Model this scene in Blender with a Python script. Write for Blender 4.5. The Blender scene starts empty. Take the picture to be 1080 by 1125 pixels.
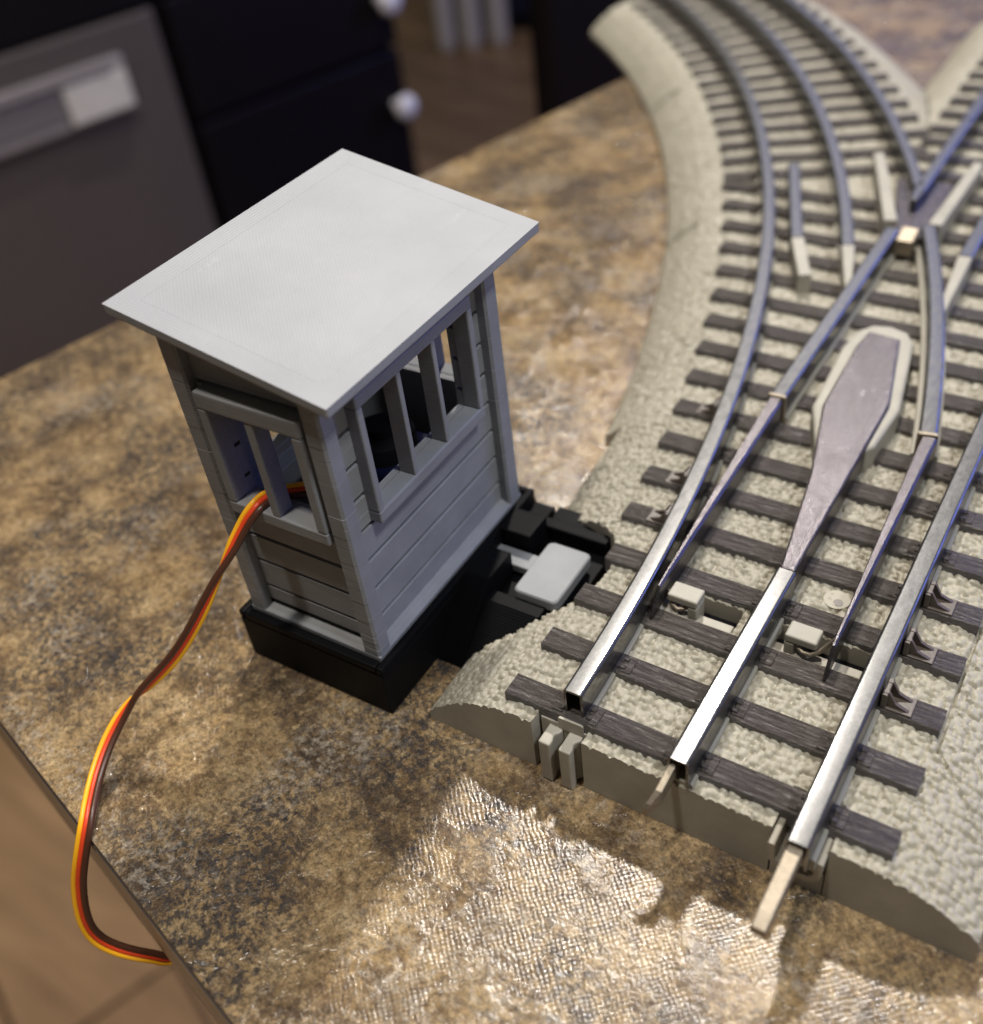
import bpy, bmesh, math, random
import numpy as np
from mathutils import Vector, Matrix

random.seed(7)
S = 0.001                       # everything below is written in millimetres
scene = bpy.context.scene
col = scene.collection

# ------------------------------------------------------------------ materials
def new_mat(name):
    m = bpy.data.materials.new(name)
    m.use_nodes = True
    nt = m.node_tree
    b = nt.nodes['Principled BSDF']
    return m, nt, b

def N(nt, typ, **kw):
    n = nt.nodes.new(typ)
    for k, v in kw.items():
        if k.startswith('i_'):
            key = k[2:]
            n.inputs[int(key) if key.isdigit() else key.replace('_', ' ')].default_value = v
        else:
            setattr(n, k, v)
    return n

def mm_coords(nt, scale=(1, 1, 1), rot=(0, 0, 0)):
    """object coordinates in millimetres, stretched by scale"""
    tc = N(nt, 'ShaderNodeTexCoord')
    mp = N(nt, 'ShaderNodeMapping')
    mp.inputs['Scale'].default_value = (1000 * scale[0], 1000 * scale[1], 1000 * scale[2])
    mp.inputs['Rotation'].default_value = rot
    nt.links.new(tc.outputs['Object'], mp.inputs['Vector'])
    return mp.outputs['Vector']

def noise(nt, vec, scale, detail=4, rough=0.6, dist=0.0):
    n = N(nt, 'ShaderNodeTexNoise')
    n.inputs['Scale'].default_value = scale
    n.inputs['Detail'].default_value = detail
    n.inputs['Roughness'].default_value = rough
    n.inputs['Distortion'].default_value = dist
    nt.links.new(vec, n.inputs['Vector'])
    return n.outputs['Fac']

def ramp(nt, fac, stops):
    r = N(nt, 'ShaderNodeValToRGB')
    e = r.color_ramp.elements
    while len(e) < len(stops):
        e.new(0.5)
    for k, (p, c) in enumerate(stops):
        e[k].position = p
        e[k].color = (c, c, c, 1) if isinstance(c, (int, float)) else (*c, 1)
    nt.links.new(fac, r.inputs['Fac'])
    return r.outputs['Color']

def mixc(nt, fac, a, b, mode='MIX'):
    m = N(nt, 'ShaderNodeMix', data_type='RGBA', blend_type=mode)
    for sock, v in ((0, fac), (6, a), (7, b)):
        if hasattr(v, 'is_linked') or hasattr(v, 'links'):
            nt.links.new(v, m.inputs[sock])
        else:
            m.inputs[sock].default_value = v if sock == 0 else (*v, 1)
    return m.outputs[2]

def math_(nt, op, a, b=0.0, c=None):
    m = N(nt, 'ShaderNodeMath', operation=op)
    for k, v in enumerate((a, b) if c is None else (a, b, c)):
        if hasattr(v, 'links'):
            nt.links.new(v, m.inputs[k])
        else:
            m.inputs[k].default_value = v
    return m.outputs[0]

def bump(nt, bsdf, h, dist, strength=1.0):
    b = N(nt, 'ShaderNodeBump')
    b.inputs['Distance'].default_value = dist * S
    b.inputs['Strength'].default_value = strength
    nt.links.new(h, b.inputs['Height'])
    nt.links.new(b.outputs['Normal'], bsdf.inputs['Normal'])
    return b

M = {}

def printed(name, base, rough, spec=0.4, layer=0.30, amp=0.035, topinfill=False):
    """3D printed plastic: horizontal layer lines, faint blotches"""
    m, nt, b = new_mat(name)
    v = mm_coords(nt)
    n1 = noise(nt, v, 0.12, 5)
    c = mixc(nt, ramp(nt, n1, [(0.3, 0.0), (0.7, 1.0)]), [x * 0.88 for x in base], [x * 1.1 for x in base])
    nt.links.new(c, b.inputs['Base Color'])
    # layers: noise that only changes with z, plus a regular wave
    vz = mm_coords(nt, (0.02, 0.02, 1))
    l1 = noise(nt, vz, 2.6, 2, 0.7)
    w = N(nt, 'ShaderNodeTexWave', wave_type='BANDS', bands_direction='Z')
    w.inputs['Scale'].default_value = 1.0 / layer * 0.314
    w.inputs['Distortion'].default_value = 0.25
    nt.links.new(v, w.inputs['Vector'])
    h = math_(nt, 'ADD', math_(nt, 'MULTIPLY', w.outputs['Fac'], 0.6), l1)
    fine = noise(nt, v, 5.0, 3)
    h = math_(nt, 'ADD', h, math_(nt, 'MULTIPLY', fine, 0.5))
    bump(nt, b, h, amp)
    b.inputs['Roughness'].default_value = rough
    b.inputs['Specular IOR Level'].default_value = spec
    return m

M['grey_print'] = printed('grey printed plastic', (0.235, 0.24, 0.247), 0.52, 0.4, 0.42, 0.06)
M['black_print'] = printed('black printed plastic', (0.0035, 0.0035, 0.004), 0.48, 0.07, 0.3, 0.04)

# roof: same plastic as the walls, brighter light put into a paler base, top skin of fine diagonal lines and perimeter loops
def roof_mat():
    m, nt, b = new_mat('grey printed roof in lit tone')
    v = mm_coords(nt)
    n1 = noise(nt, v, 0.07, 5)
    c = ramp(nt, n1, [(0.3, (0.262, 0.266, 0.272)), (0.7, (0.298, 0.302, 0.308))])
    # a few scuffed pale marks
    vs = mm_coords(nt, (1, 0.22, 1), (0, 0, 0.1))
    sc = ramp(nt, noise(nt, vs, 0.22, 6, 0.75), [(0.64, 0.0), (0.76, 1.0)])
    c = mixc(nt, math_(nt, 'MULTIPLY', sc, 0.22), c, (0.6, 0.6, 0.6))
    nt.links.new(c, b.inputs['Base Color'])
    # perimeter loops of the top skin, then diagonal infill inside them
    sx = N(nt, 'ShaderNodeSeparateXYZ'); nt.links.new(v, sx.inputs[0])
    X, Y = sx.outputs['X'], sx.outputs['Y']
    d = math_(nt, 'MINIMUM', math_(nt, 'MINIMUM', math_(nt, 'SUBTRACT', Y, 0.58), math_(nt, 'SUBTRACT', 53.8, Y)),
              math_(nt, 'MINIMUM', math_(nt, 'SUBTRACT', 1.8, X), math_(nt, 'ADD', X, 34.9)))
    d = math_(nt, 'ADD', d, math_(nt, 'MULTIPLY', noise(nt, v, 0.4, 2), 0.25))
    loops = math_(nt, 'SINE', math_(nt, 'MULTIPLY', d, 12.5))
    dia = math_(nt, 'SINE', math_(nt, 'MULTIPLY', math_(nt, 'ADD', X, Y), 9.5))
    edge = math_(nt, 'LESS_THAN', d, 3.6)
    seam = math_(nt, 'LESS_THAN', math_(nt, 'ABSOLUTE', math_(nt, 'SUBTRACT', d, 3.6)), 0.13)
    dash = ramp(nt, noise(nt, v, 0.8, 2), [(0.35, 0.3), (0.6, 1.0)])
    fine = noise(nt, v, 3.0, 4)
    h = math_(nt, 'ADD', math_(nt, 'MULTIPLY', math_(nt, 'MULTIPLY', loops, edge), 0.22), math_(nt, 'MULTIPLY', math_(nt, 'MULTIPLY', dia, math_(nt, 'SUBTRACT', 1.0, edge)), 0.07))
    h = math_(nt, 'SUBTRACT', h, math_(nt, 'MULTIPLY', math_(nt, 'MULTIPLY', seam, dash), 0.5))
    h = math_(nt, 'ADD', h, math_(nt, 'MULTIPLY', fine, 0.55))
    h = math_(nt, 'ADD', h, math_(nt, 'MULTIPLY', noise(nt, v, 0.25, 4), 1.6))
    bump(nt, b, h, 0.035)
    b.inputs['Roughness'].default_value = 0.56
    b.inputs['Specular IOR Level'].default_value = 0.45
    return m
M['roof'] = roof_mat()
M['slider'] = printed('pale grey printed slider', (0.225, 0.23, 0.235), 0.55)

def ballast_mat():
    m, nt, b = new_mat('moulded ballast plastic')
    v = mm_coords(nt)
    n1 = noise(nt, v, 0.05, 4)
    n2 = noise(nt, v, 0.9, 3)
    c = ramp(nt, n1, [(0.3, (0.29, 0.266, 0.207)), (0.7, (0.355, 0.328, 0.257))])
    c = mixc(nt, ramp(nt, n2, [(0.35, 0.0), (0.75, 0.5)]), c, (0.31, 0.286, 0.225))
    nt.links.new(c, b.inputs['Base Color'])
    bump(nt, b, noise(nt, v, 2.2, 4), 0.07)
    b.inputs['Roughness'].default_value = 0.5
    b.inputs['Specular IOR Level'].default_value = 0.5
    return m
M['ballast'] = ballast_mat()

def plastic(name, base, rough=0.4, var=0.12, amp=0.02, spec=0.5):
    m, nt, b = new_mat(name)
    v = mm_coords(nt)
    n1 = noise(nt, v, 0.15, 5)
    c = mixc(nt, ramp(nt, n1, [(0.3, 0.0), (0.7, 1.0)]), [x * (1 - var) for x in base], [x * (1 + var) for x in base])
    nt.links.new(c, b.inputs['Base Color'])
    bump(nt, b, noise(nt, v, 1.6, 4), amp)
    b.inputs['Roughness'].default_value = rough
    b.inputs['Specular IOR Level'].default_value = spec
    return m
M['side_plastic'] = plastic('smooth grey beige plastic', (0.35, 0.325, 0.268), 0.55)
M['pale_plastic'] = plastic('pale beige plastic', (0.33, 0.31, 0.255), 0.55)
M['servo'] = plastic('dark blue servo plastic', (0.003, 0.0045, 0.022), 0.3)
M['servo_dark'] = plastic('black servo plastic', (0.006, 0.006, 0.007), 0.5, spec=0.15)
M['yellow'] = plastic('yellow wire sleeve', (0.95, 0.46, 0.015), 0.35, 0.04)
M['red'] = plastic('red orange wire sleeve', (0.72, 0.06, 0.015), 0.35, 0.04)
M['brown'] = plastic('brown wire sleeve', (0.075, 0.027, 0.014), 0.33, 0.06)
M['brace'] = plastic('dark brown moulded plastic', (0.075, 0.058, 0.048), 0.42)

def tie_mat():
    m, nt, b = new_mat('moulded wood grain tie')
    v = mm_coords(nt, (0.22, 1.3, 1.3))
    oi = N(nt, 'ShaderNodeObjectInfo')
    add = N(nt, 'ShaderNodeVectorMath', operation='ADD')
    nt.links.new(v, add.inputs[0])
    sc = N(nt, 'ShaderNodeVectorMath', operation='SCALE')
    sc.inputs[0].default_value = (40, 23, 9)
    nt.links.new(oi.outputs['Random'], sc.inputs['Scale'])
    nt.links.new(sc.outputs[0], add.inputs[1])
    g = noise(nt, add.outputs[0], 1.1, 5, 0.65, 1.2)
    c = ramp(nt, g, [(0.3, (0.072, 0.060, 0.052)), (0.7, (0.118, 0.101, 0.090))])
    c = mixc(nt, math_(nt, 'MULTIPLY', oi.outputs['Random'], 0.5), c, (0.085, 0.074, 0.066))
    nt.links.new(c, b.inputs['Base Color'])
    rid = math_(nt, 'ABSOLUTE', math_(nt, 'SUBTRACT', g, 0.5))
    bump(nt, b, math_(nt, 'MULTIPLY', rid, 4.0), 0.3)
    b.inputs['Roughness'].default_value = 0.32
    b.inputs['Specular IOR Level'].default_value = 0.5
    return m
M['tie'] = tie_mat()

def metal(name, base, rough, rvar=0.08, aniso=0.0, amp=0.012, sp=1.4):
    m, nt, b = new_mat(name)
    v = mm_coords(nt)
    n1 = noise(nt, v, 0.35, 6, 0.7)
    n2 = noise(nt, v, sp, 5, 0.7)
    c = mixc(nt, ramp(nt, n2, [(0.35, 0.0), (0.7, 1.0)]), [x * 0.82 for x in base], [min(1, x * 1.12) for x in base])
    nt.links.new(c, b.inputs['Base Color'])
    b.inputs['Metallic'].default_value = 1.0
    r = math_(nt, 'MULTIPLY_ADD', n1, rvar * 2, rough - rvar)
    nt.links.new(r, b.inputs['Roughness'])
    bump(nt, b, n2, amp)
    return m
def two_lobe(m, rough2, base2, fac):
    """worn plated metal: a dull lobe with a share of sharper polish showing through in patches"""
    nt = m.node_tree; b = nt.nodes['Principled BSDF']; out = nt.nodes['Material Output']
    c = N(nt, 'ShaderNodeBsdfPrincipled')
    c.inputs['Metallic'].default_value = 1.0; c.inputs['Base Color'].default_value = (*base2, 1); c.inputs['Roughness'].default_value = rough2
    bn = [l.from_socket for l in nt.links if l.to_socket == b.inputs['Normal']]
    if bn: nt.links.new(bn[0], c.inputs['Normal'])
    v = mm_coords(nt, (1, 0.35, 1))
    f = ramp(nt, noise(nt, v, 0.9, 6, 0.75), [(0.35, fac * 0.3), (0.65, min(1.0, fac * 1.7))])
    mx = N(nt, 'ShaderNodeMixShader')
    nt.links.new(f, mx.inputs[0]); nt.links.new(b.outputs[0], mx.inputs[1]); nt.links.new(c.outputs[0], mx.inputs[2])
    nt.links.new(mx.outputs[0], out.inputs['Surface'])
    return m
M['rail'] = two_lobe(metal('tin plated steel', (0.135, 0.135, 0.134), 0.46, 0.06, 0, 0.004, 2.2), 0.125, (0.42, 0.42, 0.42), 0.28)
M['blade'] = two_lobe(metal('cast nickel', (0.115, 0.103, 0.105), 0.45, 0.06, 0, 0.09, 2.4), 0.20, (0.14, 0.13, 0.14), 0.42)
M['pin'] = metal('plated pin', (0.36, 0.31, 0.24), 0.58)
M['steel_dark'] = plastic('dull dishwasher steel', (0.09, 0.073, 0.067), 0.4)
M['handle_steel'] = plastic('pale handle steel', (0.27, 0.24, 0.235), 0.35)
M['pocket_grey'] = plastic('grey handle pocket', (0.16, 0.145, 0.148), 0.4)
M['steel_bright'] = metal('polished handle steel', (0.62, 0.58, 0.57), 0.25)

def counter_mat():
    m, nt, b = new_mat('granite print laminate')
    v0 = mm_coords(nt)
    # warped coordinates so the flecks flow
    wn = N(nt, 'ShaderNodeTexNoise'); wn.inputs['Scale'].default_value = 0.09; wn.inputs['Detail'].default_value = 4
    nt.links.new(v0, wn.inputs['Vector'])
    sub = N(nt, 'ShaderNodeVectorMath', operation='SUBTRACT'); sub.inputs[1].default_value = (0.5, 0.5, 0.5)
    nt.links.new(wn.outputs['Color'], sub.inputs[0])
    scl = N(nt, 'ShaderNodeVectorMath', operation='SCALE'); scl.inputs['Scale'].default_value = 3.5
    nt.links.new(sub.outputs[0], scl.inputs[0])
    addv = N(nt, 'ShaderNodeVectorMath', operation='ADD')
    nt.links.new(v0, addv.inputs[0]); nt.links.new(scl.outputs[0], addv.inputs[1])
    v = addv.outputs[0]
    def off(vec, o):
        a = N(nt, 'ShaderNodeVectorMath', operation='ADD'); a.inputs[1].default_value = o
        nt.links.new(vec, a.inputs[0]); return a.outputs[0]
    big = noise(nt, v, 0.07, 9, 0.74)
    c = ramp(nt, big, [(0.37, (0.050, 0.034, 0.020)), (0.46, (0.135, 0.088, 0.045)), (0.54, (0.25, 0.168, 0.080)), (0.65, (0.33, 0.24, 0.128))])
    # mid sized flecks
    mid = noise(nt, off(v, (31, 7, 0)), 0.44, 8, 0.8)
    c = mixc(nt, ramp(nt, mid, [(0.48, 0.0), (0.60, 0.8)]), c, (0.078, 0.050, 0.030))
    mid2 = noise(nt, off(v, (-61, 27, 0)), 0.52, 8, 0.8)
    c = mixc(nt, ramp(nt, mid2, [(0.52, 0.0), (0.62, 0.75)]), c, (0.345, 0.25, 0.135))
    # slate grey and black clusters
    cl = noise(nt, off(v, (90, -40, 0)), 0.034, 4, 0.6)
    fl = noise(nt, off(v, (11, 50, 0)), 0.75, 7, 0.8)
    dk = math_(nt, 'MULTIPLY', ramp(nt, cl, [(0.43, 0.0), (0.57, 1.0)]), ramp(nt, fl, [(0.46, 0.0), (0.54, 1.0)]))
    c = mixc(nt, math_(nt, 'MULTIPLY', dk, 0.88), c, (0.032, 0.030, 0.030))
    # pale grey veins
    pl = noise(nt, off(v, (-20, 130, 0)), 0.042, 5, 0.6)
    pf = noise(nt, off(v, (5, -77, 0)), 0.62, 8, 0.8)
    pk = math_(nt, 'MULTIPLY', ramp(nt, pl, [(0.50, 0.0), (0.62, 1.0)]), ramp(nt, pf, [(0.48, 0.0), (0.60, 1.0)]))
    c = mixc(nt, math_(nt, 'MULTIPLY', pk, 0.7), c, (0.32, 0.275, 0.215))
    # grain
    gr = noise(nt, v0, 1.3, 7, 0.88)
    c = mixc(nt, 1.0, c, ramp(nt, gr, [(0.36, 0.34), (0.64, 1.75)]), 'MULTIPLY')
    nt.links.new(c, b.inputs['Base Color'])
    # press-plate texture: fine irregular weave that fades in and out, smooth raised pools between
    wv = N(nt, 'ShaderNodeVectorMath', operation='ADD')
    wn2 = N(nt, 'ShaderNodeTexNoise'); wn2.inputs['Scale'].default_value = 0.55; wn2.inputs['Detail'].default_value = 4
    nt.links.new(v0, wn2.inputs['Vector'])
    ws = N(nt, 'ShaderNodeVectorMath', operation='SCALE'); ws.inputs['Scale'].default_value = 0.9
    nt.links.new(wn2.outputs['Color'], ws.inputs[0])
    vw = mm_coords(nt, (1, 1, 1), (0, 0, 0.55))
    nt.links.new(vw, wv.inputs[0]); nt.links.new(ws.outputs[0], wv.inputs[1])
    waves = []
    for axis, s_ in (('X', 0.52), ('Y', 0.47)):
        w_ = N(nt, 'ShaderNodeTexWave', wave_type='BANDS', bands_direction=axis)
        w_.inputs['Scale'].default_value = s_
        w_.inputs['Distortion'].default_value = 1.5
        w_.inputs['Detail'].default_value = 3
        w_.inputs['Detail Scale'].default_value = 1.3
        nt.links.new(wv.outputs[0], w_.inputs['Vector'])
        waves.append(w_.outputs['Fac'])
    # one direction dominates, the other only nicks it
    weave = math_(nt, 'MULTIPLY_ADD', waves[1], 0.55, math_(nt, 'MULTIPLY', waves[0], 0.45))
    amp = ramp(nt, noise(nt, off(v0, (3, 44, 0)), 0.22, 5, 0.7), [(0.36, 0.15), (0.62, 1.0)])
    pn = noise(nt, off(v, (70, 10, 0)), 0.10, 6, 0.62)
    pool = ramp(nt, pn, [(0.50, 0.0), (0.56, 1.0)])
    h = math_(nt, 'MULTIPLY', math_(nt, 'MULTIPLY', weave, amp), math_(nt, 'SUBTRACT', 1.0, pool))
    h = math_(nt, 'ADD', h, math_(nt, 'MULTIPLY', pool, 1.5))
    lump = noise(nt, v0, 0.55, 6, 0.7)
    h = math_(nt, 'ADD', h, math_(nt, 'MULTIPLY', lump, 1.15))
    h = math_(nt, 'ADD', h, math_(nt, 'MULTIPLY', noise(nt, v0, 2.6, 4, 0.7), 0.5))
    bump(nt, b, h, 0.062)
    rr = ramp(nt, noise(nt, off(v, (15, 15, 0)), 0.15, 4), [(0.35, 0.12), (0.65, 0.20)])
    nt.links.new(rr, b.inputs['Roughness'])
    b.inputs['Specular IOR Level'].default_value = 0.72
    return m
M['counter'] = counter_mat()
M['counter_core'] = plastic('dark laminate edge line', (0.045, 0.03, 0.024), 0.5)

def wood_floor():
    m, nt, b = new_mat('tan floorboards')
    v = mm_coords(nt, (0.001, 0.001, 0.001), (0, 0, 0.35))
    br = N(nt, 'ShaderNodeTexBrick')
    br.inputs['Scale'].default_value = 1.0
    br.inputs['Brick Width'].default_value = 1.2
    br.inputs['Row Height'].default_value = 0.16
    br.inputs['Mortar Size'].default_value = 0.003
    br.inputs['Color1'].default_value = (0.50, 0.31, 0.16, 1)
    br.inputs['Color2'].default_value = (0.33, 0.20, 0.10, 1)
    br.inputs['Mortar'].default_value = (0.07, 0.04, 0.02, 1)
    nt.links.new(v, br.inputs['Vector'])
    v2 = mm_coords(nt, (0.001 * 2, 0.001 * 14, 0.001), (0, 0, 0.35))
    g = noise(nt, v2, 2.0, 6)
    c = mixc(nt, 1.0, br.outputs['Color'], ramp(nt, g, [(0.3, 0.65), (0.7, 1.25)]), 'MULTIPLY')
    nt.links.new(c, b.inputs['Base Color'])
    b.inputs['Roughness'].default_value = 0.4
    return m
M['floor'] = wood_floor()
M['black_wood'] = plastic('black painted cabinet', (0.007, 0.005, 0.006), 0.45, spec=0.15)
M['knob'] = plastic('white glazed knob', (0.75, 0.72, 0.75), 0.15)
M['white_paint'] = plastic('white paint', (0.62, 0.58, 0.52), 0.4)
M['lilac'] = plastic('pale lilac plastic', (0.5, 0.47, 0.6), 0.4)

# ------------------------------------------------------------------ mesh helpers
class MB:
    def __init__(self):
        self.v, self.f, self.mi, self.sm = [], [], [], []
    def add(self, verts, faces, mi=0, smooth=False):
        o = len(self.v)
        self.v += [tuple(p) for p in verts]
        for f in faces:
            self.f.append(tuple(i + o for i in f)); self.mi.append(mi); self.sm.append(smooth)
        return self
    def box(self, x0, x1, y0, y1, z0, z1, mi=0):
        v = [(x, y, z) for z in (z0, z1) for y in (y0, y1) for x in (x0, x1)]
        return self.add(v, [(0, 2, 3, 1), (4, 5, 7, 6), (0, 1, 5, 4), (2, 6, 7, 3), (0, 4, 6, 2), (1, 3, 7, 5)], mi)
    def uv(self, u0, u1, v0, v1, z0, z1, mi=0):          # tower frame: x = -v, y = u
        return self.box(-v1, -v0, u0, u1, z0, z1, mi)
    def prism(self, poly, z0, z1, mi=0):
        n = len(poly)
        a = sum(poly[i][0] * poly[(i + 1) % n][1] - poly[(i + 1) % n][0] * poly[i][1] for i in range(n))
        if a < 0: poly = poly[::-1]
        v = [(x, y, z0) for x, y in poly] + [(x, y, z1) for x, y in poly]
        f = [tuple(range(n))[::-1], tuple(range(n, 2 * n))] + [(i, (i + 1) % n, n + (i + 1) % n, n + i) for i in range(n)]
        return self.add(v, f, mi)
    def loft(self, rings, mi=0, caps=True, smooth=False):
        n = len(rings[0]); v = [p for r in rings for p in r]; f = []
        for k in range(len(rings) - 1):
            for i in range(n):
                j = (i + 1) % n
                f.append((k * n + i, k * n + j, (k + 1) * n + j, (k + 1) * n + i))
        self.add(v, f, mi, smooth)
        if caps:
            self.add(rings[0], [tuple(range(n))[::-1]], mi)
            self.add(rings[-1], [tuple(range(n))], mi)
        return self
    def cyl(self, p0, p1, r0, r1=None, n=16, mi=0):
        r1 = r0 if r1 is None else r1
        p0, p1 = Vector(p0), Vector(p1); d = (p1 - p0).normalized()
        a = d.orthogonal().normalized(); b = d.cross(a)
        ring = lambda p, r: [tuple(p + r * (math.cos(t) * a + math.sin(t) * b)) for t in [2 * math.pi * k / n for k in range(n)]]
        return self.loft([ring(p0, r0), ring(p1, r1)], mi, True, True)
    def tube(self, pts, r, n=10, mi=0):
        pts = [Vector(p) for p in pts]; rings = []
        t = (pts[1] - pts[0]).normalized(); a = t.orthogonal().normalized()
        for k, p in enumerate(pts):
            t2 = (pts[min(k + 1, len(pts) - 1)] - pts[max(k - 1, 0)]).normalized()
            a = (a - t2 * a.dot(t2)).normalized(); b = t2.cross(a)
            rings.append([tuple(p + r * (math.cos(q) * a + math.sin(q) * b)) for q in [2 * math.pi * i / n for i in range(n)]])
        return self.loft(rings, mi, True, True)
    def build(self, name, mat, parent=None, bevel=0, seg=2, sharp=35, origin=(0, 0, 0), fix=True, weighted=False):
        me = bpy.data.meshes.new(name)
        ox, oy, oz = origin
        me.from_pydata([((x - ox) * S, (y - oy) * S, (z - oz) * S) for x, y, z in self.v], [], self.f)
        mats = mat if isinstance(mat, (list, tuple)) else [mat]
        for m in mats: me.materials.append(m)
        me.polygons.foreach_set('material_index', self.mi)
        me.polygons.foreach_set('use_smooth', self.sm)
        me.update()
        if fix:
            bm = bmesh.new(); bm.from_mesh(me)
            bmesh.ops.recalc_face_normals(bm, faces=bm.faces); bm.to_mesh(me); bm.free()
        o = bpy.data.objects.new(name, me); col.objects.link(o)
        if any(self.sm):
            me.set_sharp_from_angle(angle=math.radians(sharp))
            if weighted:
                md = o.modifiers.new('weighted', 'WEIGHTED_NORMAL'); md.weight = 100; md.keep_sharp = True
        if parent is not None: o.parent = parent
        o.location = (ox * S, oy * S, oz * S)
        if bevel:
            md = o.modifiers.new('edge', 'BEVEL'); md.width = bevel * S; md.segments = seg
            md.limit_method = 'ANGLE'; md.angle_limit = math.radians(40)
            md.harden_normals = False
        return o

def tag(o, label=None, cat=None, group=None, kind=None):
    for k, v in (('label', label), ('category', cat), ('group', group), ('kind', kind)):
        if v: o[k] = v
    return o

def empty(name, loc=(0, 0, 0), rz=0.0):
    o = bpy.data.objects.new(name, None); col.objects.link(o)
    o.location = [c * S for c in loc]; o.rotation_euler = (0, 0, rz)
    o.empty_display_size = 0.01
    return o

# ------------------------------------------------------------------ track geometry
G = 17.5
CX, CY, RC = -470.45, -79.2, 470.45      # centre and radius of the diverging route
JA = math.radians(34.3)                  # joint angle where the curved leg of the switch ends
JE = math.radians(46.6)                  # end of the curved piece beyond it
JY = 147.0                               # joint on the straight leg
PITCH, TW, T0 = 10.59, 4.04, -70.66
ZT = 11.6

def curve_pt(R, a): return (CX + R * math.cos(a), CY + R * math.sin(a))

def hash2(ix, iy, k):
    h = np.sin(ix * 127.1 + iy * 311.7 + k * 74.7) * 43758.5453
    return h - np.floor(h)

def granules(x, y, cell):
    gx, gy = np.floor(x / cell), np.floor(y / cell)
    out = np.zeros_like(x)
    for dx in (-1, 0, 1):
        for dy in (-1, 0, 1):
            cx, cy = gx + dx, gy + dy
            px = (cx + 0.15 + 0.7 * hash2(cx, cy, 1)) * cell
            py = (cy + 0.15 + 0.7 * hash2(cx, cy, 2)) * cell
            r = cell * (0.50 + 0.22 * hash2(cx, cy, 3))
            d2 = ((x - px) ** 2 + (y - py) ** 2) / (r * r)
            h = np.sqrt(np.clip(1 - d2, 0, 1)) * (0.55 + 0.45 * hash2(cx, cy, 4))
            out = np.maximum(out, h)
    return out

def route(x, y):
    """signed distance outside the ballast edge (negative inside), which route is nearer, its direction out of the edge"""
    hw = np.where(x > 0, 38.8, 42.0)
    e1 = np.abs(x) - hw
    r = np.hypot(x - CX, y - CY)
    off = r - RC
    e2 = np.abs(off) - 42.5
    near2 = e2 < e1
    e = np.where(near2, e2, e1)
    gx = np.where(near2, np.sign(off) * (x - CX) / r, np.sign(x))
    gy = np.where(near2, np.sign(off) * (y - CY) / r, 0)
    ang = np.arctan2(y - CY, x - CX)
    return e, near2, gx, gy, ang, off

def piece_of(x, y):
    e, near2, gx, gy, ang, off = route(x, y)
    p = np.where(near2, np.where(ang < JA, 0, 1), np.where(y < JY, 0, 2))
    return p

CUT = [(-75, -65.5), (-45.3, -63.7), (-39.4, -58.9), (-34.6, -56.3), (-28.9, -48.5), (-27.6, -43), (-27.6, -37), (-30.6, -32.0),
       (-34.5, -29.5), (-40, -28.0), (-75, -27)]
def in_poly(x, y, poly):
    c = np.zeros(x.shape, bool); n = len(poly)
    for i in range(n):
        x0, y0 = poly[i]; x1, y1 = poly[(i + 1) % n]
        if y0 == y1: continue
        t = ((y0 > y) != (y1 > y)) & (x < (x1 - x0) * (y - y0) / (y1 - y0) + x0)
        c ^= t
    return c

def seg_dist(x, y, a, b):
    ax, ay = a; bx, by = b
    t = np.clip(((x - ax) * (bx - ax) + (y - ay) * (by - ay)) / ((bx - ax) ** 2 + (by - ay) ** 2), 0, 1)
    return np.hypot(x - ax - t * (bx - ax), y - ay - t * (by - ay))

COVER = [(27.4, 40), (27.6, -33.7), (27.9, -51.3), (29.6, -53.1), (35.5, -59.6), (39, -61)]

def ballast_height(x, y):
    e, near2, gx, gy, ang, off = route(x, y)
    s = np.clip(-e, 0, None)
    zl = np.interp(s, [0, 1.5, 4.5, 8.5, 12.0, 15.0, 20.0], [1.6, 3.2, 5.8, 8.3, 9.6, 10.2, 10.45])
    zr = np.interp(s, [0, 1.9, 5.8, 8.5, 10.8, 14], [0.9, 2.9, 6.7, 9.0, 10.15, 10.45])
    z = np.where((x > 0) & ~near2, zr, zl)
    z += 0.12 * np.sin(x * 0.21 + 1.3) * np.sin(y * 0.17)
    fine = np.clip((y - 20) / 120, 0, 1)
    g = granules(x, y, 1.02)
    z += (0.78 - 0.15 * fine) * (g - 0.45) * np.clip(s / 1.0, 0.2, 1)
    for a, b in zip(COVER[:-1], COVER[1:]):
        z -= 0.55 * np.exp(-(seg_dist(x, y, a, b) / 0.16) ** 2)
    # seams: joints of the pieces and a nick in the flange
    for aa, wdt, dep, inn in ((JA, 0.5, 1.3, 60), (JA, 1.1, 3.0, 9), (math.radians(21.9), 0.7, 2.6, 8)):
        dist = np.abs(ang - aa) * np.hypot(x - CX, y - CY)
        z -= dep * np.exp(-(dist / wdt) ** 2) * near2 * (s < inn) * (off < 20)
    z -= 0.8 * np.exp(-((y - JY) / 0.5) ** 2) * (~near2)
    return np.maximum(z, 0.25)

HOLES = [(-13.2, -4.4, -44.6, -39.5), (1.5, 15.3, -44.6, -39.5)]
NOTCH = [(-22.7, -14.9, -74, -68.6), (13.2, 20.4, -74, -66.0)]

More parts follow.
